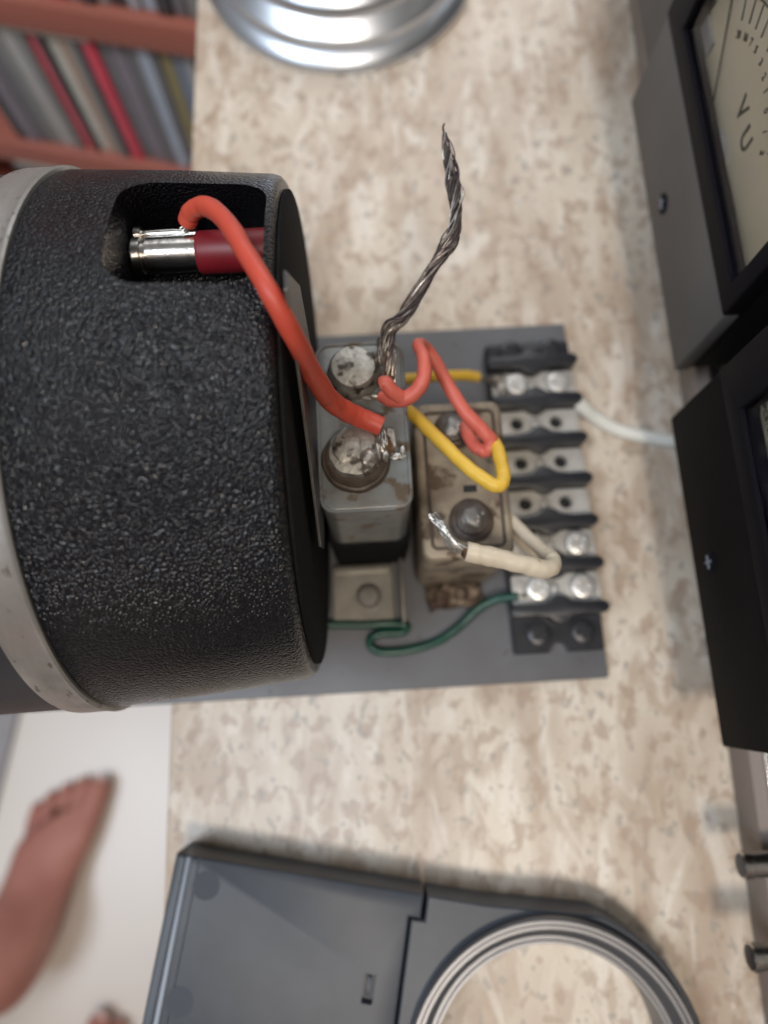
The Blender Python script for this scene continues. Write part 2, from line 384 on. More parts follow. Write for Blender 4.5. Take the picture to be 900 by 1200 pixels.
ords = ['first', 'second', 'third', 'fourth', 'fifth', 'sixth', 'seventh', 'eighth', 'ninth', 'tenth', 'eleventh', 'twelfth', 'thirteenth', 'fourteenth', 'fifteenth', 'sixteenth', 'seventeenth', 'eighteenth', 'nineteenth', 'twentieth', 'twenty-first', 'twenty-second', 'twenty-third', 'twenty-fourth', 'twenty-fifth']
# place so that 'bright pink' spine is centred at u = -.2975
wtot = 0; cen = []
for c, w in row: cen.append(wtot + w * .0102 / 2); wtot += w * .0102 + .0005
ip = [i for i, q in enumerate(row) if q[0] == 'bright pink'][0]; base = -.2975 - cen[ip]
for i, (c, w) in enumerate(row):
    if base + cen[i] > -.196: break
    cd(c, base + cen[i], -.232, f'{c} CD spine, {ords[i]} upright from the left on the middle shelf', 'upright CD cases on the middle shelf', R_(random.uniform(-.3, .3)), w=w, dv=random.uniform(0, .004))
cd('off-white', -.4200, -.1070, 'white CD case lying flat on the upright cases of the middle shelf', 'CD cases lying flat', flat=True, dv=-.001)
rowt = ['charcoal', 'off-white', 'beige', 'charcoal', 'slate grey', 'pale grey', 'off-white', 'charcoal', 'rose pink', 'slate grey', 'charcoal', 'mid grey', 'charcoal', 'silver', 'light blue', 'charcoal', 'slate grey', 'mid grey', 'silver']
for i, c in enumerate(rowt):
    cd(c, -.1965 - .0106 * (len(rowt) - 1 - i), -.080, f'{c} CD spine, {ords[len(rowt) - 1 - i]} from the right end on the upper shelf', 'upright CD cases on the upper shelf', dv=random.uniform(0, .004))
rowb = ['charcoal', 'slate grey', 'mauve grey', 'light blue', 'off-white', 'silver', 'mid grey', 'slate grey']
for i, c in enumerate(rowb):
    cd(c, -.430 + .0106 * i, -.384, f'{c} CD spine, {ords[i]} from left on lowest shelf behind the band', 'upright CD cases on the lower shelf', dv=.002)
cd('off-white', -.424, -.2585, 'white CD case lying flat under the lower shelf board by the silver band', 'CD cases lying flat', flat=True, dv=-.004)

# ------------------------------------------------------------------ base plate
pl = solo('base_plate', prism(NB(), rrect(-.215, .0942, 0, .163, .0008, 2), .0004, .0034, .0004, 1), 'plate',
          'flat grey metal plate on the marble top carrying the capacitors and terminal strip', 'metal plate', (0, .08, 0), TA)

# ------------------------------------------------------------------ motor housing (black cast cylinder)
VC, ZC = .0856, .0840
mo = thing('motor_housing', 'large black crinkle-finish cast cylinder with a silver band lying on the grey plate', 'motor housing', (-.08, VC, .0034), TA)
def cyl_x(prof, n=160): return lathe(NB(), [(r, u) for u, r in prof], (0, VC, ZC), 'X', n)
def shear(prof, n=160):
    bm = cyl_x(prof, n)
    for v in bm.verts: v.co.y += (v.co.x + .02) * .022; v.co.z -= (v.co.x + .02) * .02
    return bm
casting = part('casting', shear([(-.0822, .070), (-.0822, .0838), (-.081, .0843), (-.05, .0825), (-.0240, .0803), (-.0222, .0797), (-.0212, .0785), (-.0208, .0770), (-.0208, .040)]), 'crinkle', mo)
cut(casting, [shift(prism(NB(), rrect(-.0605, -.0232, .0950, .1335, .0085, 6), .1300, .20), mo)])
part('front_plate', cyl_x([(-.0206, .0760), (-.0198, .0760), (-.0196, .0755), (-.0196, .02)]), 'rubber', mo)  # added matte black disc, hides grazing glare on the casting's end face
part('band', shear([(-.0935, .080), (-.0935, .0845), (-.0931, .0850), (-.0920, .0852), (-.0860, .0852), (-.0836, .0851), (-.0826, .0855), (-.0820, .0850), (-.0820, .080)]), 'band', mo)
part('rear_body', shear([(-.22, .076), (-.22, .0835), (-.0940, .0838), (-.0940, .06)]), 'dark_enamel', mo)
sk = part('socket_tube', lathe(NB(), [(.0030, -.0600), (.0044, -.0600), (.0049, -.0594), (.0049, -.0575), (.0041, -.0571), (.0041, -.0563), (.0047, -.0559), (.0047, -.041)], (0, .1162, .1450), 'X', 40), 'nickel', mo)
part('rim', lathe(NB(), [(.0030, -.0622), (.0046, -.0622), (.0046, -.0612), (.0030, -.0612)], (0, .1180, .1440), 'X', 32), 'bolt_dull', sk)
part('terminal_pin', tube(NB(), [Vector((-.0590, .1218, .1460)), Vector((-.050, .1218, .1462)), Vector((-.0430, .1214, .1462))], .0013, 10), 'nickel', sk)
part('pin_collar', lathe(NB(), [(.0014, -.0596), (.0022, -.0594), (.0022, -.0576), (.0014, -.0574)], (0, .1218, .1460), 'X', 20), 'nickel', sk)
part('lug', blob(NB(), (-.0455, .1225, .1478), .0009, .0020, .0014, .3, 300, 2, 3), 'solder', sk)
part('sleeve', lathe(NB(), [(.0035, -.0428), (.0052, -.0428), (.0056, -.0420), (.0056, -.0235), (.004, -.0235)], (0, .1162, .1450), 'X', 40), 'red_sleeve', mo)
# front shim: thin sheet between housing and capacitor
shim = NB(); sp = [onp for onp in ((.0885, .1715), (.0845, .1610), (.0780, .1490), (.0662, .1310), (.0520, .1110), (.0440, .0995), (.046, .085), (.075, .080), (.105, .110), (.108, .140), (.096, .165), (.0925, .1725))]
bot = [shim.verts.new((-.0172, v, z)) for v, z in sp]; top = [shim.verts.new((-.0166, v, z)) for v, z in sp]
for i in range(len(sp)): shim.faces.new((bot[i], bot[(i + 1) % len(sp)], top[(i + 1) % len(sp)], top[i]))
shim.faces.new(top); shim.faces.new(bot[::-1]); bmesh.ops.recalc_face_normals(shim, faces=shim.faces)
sh_ = part('shim_plate', shim, 'dark_enamel', mo)
part('bright_edge', tube(NB(), spline([(-.0169, v, z) for v, z in sp[:6]], 5), .00045, 6), 'bolt_dull', sh_)
# cradle the housing sits in
part('saddle', box(NB(), -.075, -.03, VC - .03, VC + .03, .0036, .0085, .001), 'rubber', mo)

# ------------------------------------------------------------------ grey capacitor
c1 = thing('capacitor', 'grey metal oil capacitor with two soldered terminals standing next to the black housing', 'capacitor', (-.002, .083, .0034), TA)
CT = .0960
part('can', prism(NB(), rrect(-.0165, .0122, .0550, .1120, .0048), .046, CT, .0012, 3), 'can_grey', c1)
part('holder', prism(NB(), rrect(-.0178, .0135, .0538, .1130, .004), .0036, .0445, .001), 'rubber', c1)
def terminal_a():
    bm = lathe(NB(), [(.0088, CT - .0004), (.0090, CT + .0006), (.0086, CT + .0022), (.0079, CT + .0030), (.0076, CT + .0058), (.0068, CT + .0070), (.004, CT + .0077), (.0008, CT + .0080)], (-.0040, .1008, 0), 'Z', 48, jitter=.04)
    return bm
ta = part('terminal_cap', terminal_a(), 'dome', c1, 'dull grey domed terminal cap')
tc_ = (-.0048, .0715)
part('bushing', lathe(NB(), [(.0108, CT - .0003), (.0109, CT + .0012), (.0103, CT + .0022), (.0096, CT + .0024), (.0096, CT + .0042), (.0088, CT + .0050), (.006, CT + .0050)], (tc_[0], tc_[1], 0), 'Z', 56, jitter=.03), 'phenolic', c1)
tcap = part('terminal_cap', lathe(NB(), [(.0080, CT + .0045), (.0082, CT + .0066), (.0076, CT + .0078), (.0050, CT + .0084), (.001, CT + .0085)], (tc_[0] - .0003, tc_[1] + .0008, 0), 'Z', 48, jitter=.08), 'dome', c1, 'silver terminal cap smeared with solder')
bm = NB(); blob(bm, (-.0070, .0738, CT + .0082), .0046, .0058, .0012, .18, 300, 3, 1); part('solder_blob', bm, 'dome', tcap)
bm = NB(); blob(bm, (-.0006, .0692, CT + .0082), .0030, .0034, .0018, .3, 300, 3, 5); part('solder_blob', bm, 'solder', tcap)
bm = NB(); blob(bm, (.0022, .0738, CT + .0060), .0014, .0052, .0030, .5, 500, 3, 8); part('solder_blob', bm, 'solder_bright', tcap)
bm = NB(); blob(bm, (.0045, .0742, CT + .0040), .0026, .0044, .0030, .4, 400, 3, 11); part('flux_residue', bm, 'flux', c1)
lug = NB(); prism(lug, [(.0035, .0700), (.0068, .0712), (.0082, .0745), (.0078, .0800), (.0058, .0806), (.0046, .0770)], CT + .0035, CT + .0042, .0002, 1)
part('solder_lug', lug, 'solder_bright', c1)
lug = NB(); blob(lug, (.0083, .0706, CT + .0046), .0024, .0012, .0009, .5, 300, 2, 4); blob(lug, (.0100, .0722, CT + .0050), .0009, .0018, .0006, .5, 300, 2, 9); part('solder_spike', lug, 'solder_bright', c1)
bm = NB(); blob(bm, (.0040, .1040, CT + .0048), .0028, .0024, .0022, .4, 400, 3, 14); part('solder_blob', bm, 'solder', ta)
bm = NB(); blob(bm, (.0012, .0915, CT + .0018), .0030, .0009, .0010, .5, 400, 2, 17); part('solder_blob', bm, 'solder_bright', c1)
# rolled seam round the top
seam = NB(); pts = [Vector((x, y, CT - .0002)) for x, y in rrect(-.0163, .0120, .0552, .1118, .0047)]; pts.append(pts[0].copy()); tube(seam, pts, .0007, 6)
part('rolled_seam', seam, 'can_grey', c1)
# mounting foot in front
br = thing('mounting_bracket', 'dull zinc bracket bolted to the plate below the grey capacitor', 'bracket', (-.007, .043, .0034), TA)
part('foot', prism(NB(), rrect(-.0195, .0065, .0290, .0535, .0015, 3), .0036, .0056, .0004, 1), 'bracket', br)
part('flange', box(NB(), .0092, .0106, .0270, .0536, .0036, .0160, .0005), 'bracket', br)
part('flange', box(NB(), -.0234, -.0220, .0290, .0536, .0036, .0150, .0005), 'bracket', br)
part('crossbar', box(NB(), -.0185, .0055, .0490, .0530, .0057, .0082, .0006), 'bracket', br)
part('bolt', lathe(NB(), [(.0060, .0056), (.0060, .0063), (.0048, .0064), (.0048, .0082), (.0040, .0090), (.001, .0092)], (-.0042, .0392, 0), 'Z', 32), 'bolt_dull', br)

# ------------------------------------------------------------------ beige capacitor
c2 = thing('capacitor', 'aged beige metal capacitor with dark round terminals beside the black terminal strip', 'capacitor', (.032, .071, .0034), TA)
BT = .0700
can2 = part('can', prism(NB(), rrect(.0160, .0478, .0425, .1000, .0040), .010, BT, .0016, 3), 'can_beige', c2)
part('base_rim', prism(NB(), rrect(.0168, .0470, .0433, .0992, .0035), .0036, .0098), 'can_beige', c2)
seam = NB(); pts = [Vector((x, y, BT + .0001)) for x, y in rrect(.0196, .0446, .0465, .0962, .002)]; pts.append(pts[0].copy()); tube(seam, pts, .0006, 6)
part('top_seam', seam, 'phenolic', c2)
part('slot_mark', box(NB(), .0318, .0365, .0660, .0685, BT - .0008, BT + .0002), 'slot', c2)
for (x, y, r, s) in ((.0295, .0888, .0068, 2), (.0335, .0555, .0078, 6)):
    bu = part('bushing', lathe(NB(), [(r, BT - .0003), (r, BT + .0012), (r * .85, BT + .0024), (r * .72, BT + .0026), (r * .70, BT + .0042), (r * .5, BT + .0048)], (x, y, 0), 'Z', 40, jitter=.05), 'phenolic', c2)
    bm = NB(); blob(bm, (x, y, BT + .0048), r * .5, r * .52, .0014, .35, 300, 3, s); part('terminal', bm, 'bolt_dull', bu)
    for q in range(3):
        bm = NB(); blob(bm, (x + .0022 + .0012 * math.cos(q * 2), y + .0015 * math.sin(q * 2 + 1), BT + .0056), .0009, .0009, .0008, .3, 300, 2, q + s); part('solder_blob', bm, 'solder', bu)
bm = NB(); box(bm, .0205, .0440, .0325, .0432, .0036, .0085, .001); bmesh.ops.subdivide_edges(bm, edges=bm.edges, cuts=4, use_grid_fill=True)
for v in bm.verts: v.co += Vector((mnoise.noise(v.co * 300), mnoise.noise(v.co * 310 + Vector((9, 0, 0))), mnoise.noise(v.co * 290 + Vector((0, 9, 0))))) * .0026
for v in bm.verts: v.co.z = max(v.co.z, .0035)
part('corroded_foot', bm, 'rust', c2)
bm = NB(); blob(bm, (.0262, .0372, .0088), .0034, .0040, .0018, .3, 300, 3, 2); part('foot_bolt', bm, 'rust', c2)
bm = NB(); blob(bm, (.0352, .0385, .0088), .0030, .0026, .0018, .4, 300, 3, 7); part('foot_bolt', bm, 'rust', c2)

# ------------------------------------------------------------------ terminal strip
ts = thing('terminal_strip', 'black six-way barrier terminal strip screwed along the right side of the grey plate', 'terminal strip', (.074, .083, .0034), TA)
U0, U1, UM = .0560, .0920, .0738
PIT = .01832; V6 = .0378                              # row pitch, row nearest the viewer
rows = [V6 + PIT * i for i in range(6)]
notch = lathe(NB(), [(.0042, -.01), (.0042, .05)], (.0735, .0112, 0), 'Z', 24)
body = part('body', prism(NB(), rrect(.0548, .0925, .0115, .1505, .0012, 3), .0036, .0098, .0006, 1), 'bakelite', ts)
cut(body, [shift(notch, ts)])
for i in range(7):
    v = V6 - PIT / 2 + PIT * i
    pr = [(.0540, .0004), (.0546, .0014), (.0560, .0019), (.0640, .0018), (.0690, .0024), (.0715, .0040), (.0738, .0045), (.0762, .0040), (.0790, .0024), (.0840, .0019), (.0915, .0020), (.0930, .0016), (.0941, .0006)]
    bm = prism(NB(), [(u, v - w_ * 1.3) for u, w_ in pr] + [(u, v + w_ * 1.3) for u, w_ in pr[::-1]], .0099, .0182, .0005, 2)
    part('barrier', bm, 'bakelite', ts)
def tplate(v, u0, u1):
    bm = prism(NB(), rrect(u0, u1, v - .0062, v + .0062, .001, 2), .0100, .0116, .0004, 1)
    return bm
def lug_mesh(v, holes):
    o = part('contact_plate', tplate(v, U0, U1), 'tin', ts)
    if holes: cut(o, [shift(lathe(NB(), [(.0027, .008), (.0027, .02)], (u, v, 0), 'Z', 20), ts) for u in (.0652, .0826)])
    part('end_flap', box(NB(), .0922, .0932, v - .0060, v + .0060, .0050, .0108, .0003), 'tin', o)
    part('rib', blob(NB(), (UM, v, .0114), .0022, .0032, .0012, .1, 200, 2), 'tin', o)
    if holes:
        for u in (.0652, .0826):
            part('threaded_rim', lathe(NB(), [(.0040, .0116), (.0037, .0122), (.0030, .0123), (.0027, .0117)], (u, v, 0), 'Z', 24, caps=False), 'tin', o)
            part('hole_bottom', lathe(NB(), [(.0026, .0099), (.0026, .0101)], (u, v, 0), 'Z', 16), 'slot', o)
    else:
        for u in (.0592, .0890): part('wire_clamp', box(NB(), u - .0018, u + .0018, v - .0042, v + .0042, .0117, .0128, .0005), 'tin', o)
    return o
def screw_bm(u, v, z, r=.0036, h=.0022):
    return lathe(NB(), [(r * .95, z - .0004), (r, z + .0004), (r, z + h * .45), (r * .93, z + h * .75), (r * .7, z + h * .93), (r * .1, z + h)], (u, v, 0), 'Z', 32)
def screw(u, v, z, m='screw', r=.0036, a=0.3):
    o = part('screw', screw_bm(u, v, z, r), m, ts)
    cs = []
    for q in (a, a + math.pi / 2):
        b = NB(); box(b, -r * .60, r * .60, -r * .17, r * .17, -.0011, .0014)
        bmesh.ops.rotate(b, verts=b.verts, cent=(0, 0, 0), matrix=rotm(q)); bmesh.ops.translate(b, verts=b.verts, vec=(u, v, z + .0022)); cs.append(shift(b, ts))
    cut(o, cs)
holes = {1: False, 2: True, 3: True, 4: True, 5: False, 0: False}
for i, v in enumerate(rows):
    h = i in (2, 3, 4)
    lug_mesh(v, h)
    if not h:
        for k, u in enumerate((.0668, .0852)): screw(u, v, .0130, r=.0052, a=.3 + i * .7 + k)
for u in (.0655, .0838):
    for v in (.0195, .1455): screw(u, v, .0102 if v < .1 else .0128, 'black_screw', r=.0050, a=.5 + u * 50 + v * 9)
for u in (.0655, .0838):
    for v in (.0195,):
        part('screw_recess_ring', lathe(NB(), [(.0053, .0097), (.0060, .0097), (.0060, .0107), (.0053, .0107)], (u, v, 0), 'Z', 28), 'bakelite', ts)
part('end_block', prism(NB(), rrect(.0556, .0922, .1418, .1500, .0015, 3), .0099, .0125, .0006, 2), 'bakelite', ts)
bm = NB(); blob(bm, (.0575, .1330, .0130), .0040, .0022, .0016, .4, 400, 3, 3); blob(bm, (.0605, .1262, .0130), .0024, .0020, .0015, .3, 400, 3, 6); part('solder_blob', bm, 'solder', ts)

# ------------------------------------------------------------------ wires
def wire(name, label, pts, r, m, n=14, k=10, tips=None, group=None):
    P = spline(pxpath(pts), k)
    t = thing(name, label, 'wire', P[0], TA, group)
    part('insulation', tube(NB(), P, r, n, .10), m, t, ang=60)
    return t, P
w, P = wire('red_wire', 'thick bright red wire arching from the pocket of the black housing to the grey capacitor',
     [(219, 260, .1490), (225, 248, .1520), (241, 242, .1560), (263, 257, .1610), (288, 296, .1665), (318, 346, .1680), (345, 396, .1590), (366, 436, .1400), (386, 468, .1190), (408, 483, .1100), (428, 492, .1065), (447, 500, .1055)],
     [.0026, .0026, .0025, .0024, .0024, .0025, .0027, .0031, .0032, .0032, .0030], 'red_wire')
bm = NB()
for q in range(6):
    a = q * 1.05; o = Vector((math.cos(a) * .0007, math.sin(a) * .0007, 0))
    tube(bm, spline([P[0] + o + Vector((.001, 0, 0)), P[0] + o * 1.5 + Vector((-.0008, -.0015, -.0005)), Vector((-.0455, .1225, .1478)) + o], 4), .00022, 5)
part('bare_strands', bm, 'strand', w)
bm = NB(); e = P[-1]
for q in range(7):
    a = q * .9; o = Vector((math.cos(a) * .0010, math.sin(a) * .0006, math.sin(a) * .0008))
    tube(bm, spline([e + o * .6 + Vector((-.001, .001, 0)), e + o + Vector((.0004, -.002, -.001)), e + o * 1.3 + Vector((.0004 * math.sin(q), -.0055, -.0020))], 4), .00030, 5)
part('bare_strands', bm, 'solder_bright', w)
bm = NB(); blob(bm, tuple(e + Vector((.0006, -.0085, -.0030))), .0012, .0020, .0012, .4, 300, 2, 4); blob(bm, tuple(e + Vector((.0002, -.005, -.002))), .0013, .0026, .0013, .4, 300, 2, 7); part('solder_blob', bm, 'solder_bright', w)

w, P = wire('salmon_wire', 'salmon-red wire curling from the twisted strands and looping over the beige capacitor',
     [(445, 464, .1010), (456, 468, .1020), (472, 468, .1040), (488, 458, .1060), (497, 440, .1080), (496, 418, .1085), (490, 404, .1050), (497, 406, .0990), (508, 420, .0960), (523, 447, .0940), (543, 480, .0925), (564, 503, .0905), (575, 517, .0885), (570, 528, .0865), (558, 524, .0850), (549, 511, .0830), (545, 499, .0780)],
     [.0017, .0024, .0025, .0024, .0023, .0020, .0020, .0021, .0022, .0023, .0024, .0024, .0024, .0023, .0022, .0021], 'salmon')
bm = NB(); blob(bm, tuple(P[0] + Vector((-.0015, .0002, -.0008))), .0022, .0008, .0008, .5, 300, 2, 2); part('bare_end', bm, 'solder_bright', w)
bm = NB(); tube(bm, spline([P[-1], P[-1] + Vector((-.001, -.001, -.003)), Vector((.0300, .0895, BT + .0052))], 5), .0009, 8); part('bare_end', bm, 'strand', w)
# little curled tail at the start
P2 = spline(pxpath([(447, 450, .1085), (452, 449, .1090), (459, 458, .1075), (470, 466, .1050)]), 8)
part('insulation', tube(NB(), P2, .0023, 12), 'salmon', w, 'curled stub of the salmon insulation')

w, P = wire('yellow_wire', 'yellow wire bent in a sharp V above the beige capacitor and running to the strip',
     [(560, 442, .0200), (545, 440, .0230), (515, 441, .0300), (490, 443, .0400), (468, 447, .0550), (460, 458, .0680), (470, 473, .0780), (490, 491, .0850), (515, 516, .0900), (545, 545, .0940), (572, 565, .0960), (584, 569, .0965), (590, 562, .0955), (588, 545, .0925), (581, 522, .0880), (568, 508, .0800), (556, 502, .0760)],
     [.0023, .0023, .0022, .0022, .0022, .0022, .0022, .0023, .0023, .0023, .0023, .0023, .0023, .0023, .0022, .0021], 'yellow')
bm = NB()
for q in range(6):
    a = q * 1.05; o = Vector((0, math.cos(a) * .0011, math.sin(a) * .0009))
    tube(bm, spline([P[0] + o * .6 + Vector((-.001, 0, 0)), P[0] + o + Vector((.004, 0, -.002)), P[0] + o * 1.3 + Vector((.0095, -.002, -.0062))], 5), .00045, 5)
part('bare_strands', bm, 'solder', w)

w, P = wire('white_wire', 'aged cream-white wire with a tinned bare end bent back over the beige capacitor',
     [(628, 650, .0170), (612, 636, .0260), (596, 618, .0380), (587, 606, .0480), (589, 600, .0560), (600, 610, .0640), (618, 629, .0720), (636, 645, .0800), (647, 655, .0860), (647, 664, .0900), (636, 667, .0930), (615, 662, .0950), (588, 655, .0965), (565, 650, .0975), (546, 646, .0980)],
     [.0022, .0022, .0022, .0021, .0021, .0022, .0023, .0025, .0027, .0029, .0030, .0031, .0031, .0031], 'white_wire')
bm = NB(); tp = spline(pxpath([(550, 647, .0980), (541, 644, .0978), (530, 638, .0980), (521, 624, .0990), (513, 611, .0995), (506, 603, .1000)]), 8)
L = len(tp)
for q in range(9):
    ph = q * 2 * math.pi / 9; path = []
    for i, p in enumerate(tp):
        a = ph + i * .16; rr = .0012 * (1 - .25 * i / L) if q else 0
        path.append(p + Vector((math.cos(a) * rr, math.sin(a) * rr * .7, math.sin(a + 1) * rr)))
    tube(bm, path[:L - (q % 4)], .00055, 6)
part('tinned_strands', bm, 'solder_bright', w)
bm = NB(); blob(bm, tuple(inf(545, 648, .0975)), .0012, .0022, .0022, .4, 300, 2, 3); part('flux_residue', bm, 'flux', w)

w, P = wire('green_wire', 'thin dark green wire snaking over the plate from under the housing to the strip',
     [(340, 731, .0055), (385, 732, .0055), (430, 732, .0055), (462, 731, .0058), (476, 734, .0060), (470, 741, .0060), (450, 742, .0056), (436, 747, .0056), (434, 757, .0056), (447, 764, .0056), (478, 762, .0056), (512, 752, .0058), (538, 734, .0065), (558, 715, .0080), (580, 703, .0100), (608, 699, .0122)],
     .00185, 'green')
bm = NB(); tube(bm, spline([P[-1], P[-1] + Vector((.003, .0003, .0003))], 3), .0011, 8); part('bare_end', bm, 'solder', w)

wp = spline([inf(676, 468, .0135), inf(684, 478, .0105), inf(697, 489, .0065), inf(722, 503, .0036), inf(755, 512, .0034), inf(795, 518, .0034), inf(830, 520, .0034)], 8)
t = thing('white_cable', 'pale white cable leaving the right side of the strip and running under the meters', 'cable', wp[0], TA)
part('jacket', tube(NB(), wp, .0031, 12), 'pale_cable', t)
part('bare_end', tube(NB(), spline([wp[0], wp[0] + Vector((-.004, -.001, .0008))], 3), .0011, 8), 'solder', t)

# twisted bare stranded wire
ctr = pxpath([(459, 466, .0975), (457, 440, .1010), (456, 418, .1035), (455, 402, .1050), (457, 386, .1060), (470, 374, .1075), (482, 357, .1090), (497, 332, .1110), (510, 310, .1130), (524, 290, .1150), (532, 272, .1165), (535, 250, .1180), (533, 225, .1195), (530, 200, .1205), (524, 178, .1215), (521, 156, .1220)])
C = spline(ctr, 12); NC = len(C)
tw = thing('twisted_bare_wire', 'bundle of dark bare copper strands twisted together and sticking up from the grey capacitor', 'wire', C[0], TA)
prof = [(0, 1.5), (.15, 1.6), (.28, 1.9), (.36, 1.6), (.5, 1.45), (.62, 1.75), (.70, 1.3), (.80, 1.75), (.9, 1.6), (1, .3)]
def bundle(f):
    for (a, ra), (b, rb) in zip(prof[:-1], prof[1:]):
        if a <= f <= b: return (ra + (rb - ra) * (f - a) / (b - a)) * .00125
    return .001
cb = NB(); tube(cb, C, [bundle(i / (NC - 1)) * .50 for i in range(NC)], 8); part('core', cb, 'strand_dark', tw)
NS = 26
for q in range(NS):
    ph = 2 * math.pi * q / NS; path = []; end = NC if q % 5 == 0 else random.randint(int(NC * .78), int(NC * .97))
    k1 = random.uniform(.75, 1.08)
    for i in range(0, end):
        f = i / (NC - 1); d = (C[min(i + 1, NC - 1)] - C[max(i - 1, 0)]).normalized()
        up = d.cross(Vector((0, 0, 1))).normalized(); s = d.cross(up)
        a = ph + f * 13.0 * (1 if f < .72 else (1 + (f - .72) * .6)) + .9 * mnoise.noise(Vector((q * 3.1, f * 7, 0)))
        rr = bundle(f) * k1 * (1 + .45 * mnoise.noise(Vector((q * 5.7, f * 9, 2))))
        path.append(C[i] + up * math.cos(a) * rr + s * math.sin(a) * rr)
    part('strand', tube(NB(), path, .00026, 5), 'strand_dark' if q % 3 == 0 or end < NC * .9 and q % 2 else 'strand', tw)
# frayed loops near the tip
for q in range(12):
    f0 = random.uniform(.76, .92); i0 = int(f0 * NC); i1 = min(NC - 2, i0 + random.randint(10, 24)); sgn = random.choice((-1, -1, 1))
    side = Vector((sgn * random.uniform(.0010, .0022), random.uniform(-.001, .001), random.uniform(-.0012, .0012)))
    mid = (C[i0] + C[i1]) / 2 + side
    part('strand', tube(NB(), spline([C[i0], C[i0] * .6 + mid * .4 + side * .45, mid, C[i1] * .6 + mid * .4 + side * .25, C[i1]], 5), .00022, 5), 'strand_dark', tw)
bm = NB(); tube(bm, spline([C[-3], C[-1] + Vector((-.0004, .0016, .0005)), C[-1] + Vector((.0001, .003, .0006))], 4), .00035, 5); part('strand', bm, 'strand_dark', tw)
bm = NB(); blob(bm, tuple(C[14]), .0018, .0042, .0020, .35, 400, 3, 5); part('flux_residue', bm, 'flux', tw)
bm = NB(); blob(bm, tuple(C[30] + Vector((-.0028, .0002, -.0004))), .0008, .0048, .0016, .35, 400, 3, 5); part('solder_tail', bm, 'solder_bright', tw)

# ------------------------------------------------------------------ amplifier at the right
am = thing('amplifier', 'low amplifier with pale skirt, black front and silver knobs under the meters at right', 'amplifier', (.2, 0, 0), TT)
part('skirt', box(NB(), .1415, .40, -.32, .56, .0002, .0180, .0008), 'amp_face', am)
part('trim', box(NB(), .1465, .1490, -.32, .56, .0182, .0200, .0006), 'chrome', am)
part('front_panel', box(NB(), .1492, .1520, -.32, .56, .0182, .0385, .0004), 'amp_black', am)
part('cover', box(NB(), .1522, .40, -.32, .56, .0182, .0390, .0008), 'amp_grey', am)
for (px, py) in ((868, 1014), (879, 1122)):
    p = inf(px, py, .0300, TT)
    k = part('knob', lathe(NB(), [(.0044, p.x), (.0049, p.x + .0005), (.0049, p.x + .0030), (.0045, p.x + .0034), (.0045, .1490)], (0, p.y, .0300), 'X', 32), 'nickel', am)
    part('knob_cap', lathe(NB(), [(.0012, p.x - .0004), (.0040, p.x - .0002), (.0040, p.x + .0004)], (0, p.y, .0300), 'X', 32), 'black_screw', k)

# ------------------------------------------------------------------ VU meters
def text_mesh(s, size, m, parent, name, pos, rot_in_plane=0.0, ext=.0001, sx=1.0):
    """text on a plane facing -u: reads along -v, up is +z"""
    cu = bpy.data.curves.new(name, 'FONT'); cu.body = s; cu.size = size; cu.align_x = 'CENTER'; cu.align_y = 'CENTER'; cu.extrude = ext; cu.offset = size * .012; cu.resolution_u = 3
    tmp = bpy.data.objects.new('t', cu); COL.objects.link(tmp); bpy.context.view_layer.update()
    me = bpy.data.meshes.new_from_object(tmp.evaluated_get(bpy.context.evaluated_depsgraph_get()))
    bpy.data.objects.remove(tmp)
    bm = NB(); bm.from_mesh(me)
    c, s_ = math.cos(rot_in_plane), math.sin(rot_in_plane)
    for v in bm.verts:
        x, y = v.co.x * sx, v.co.y; x, y = x * c - y * s_, x * s_ + y * c
        v.co = Vector((pos[0] - v.co.z, pos[1] - x, pos[2] + y))
    return part(name, bm, m, parent)
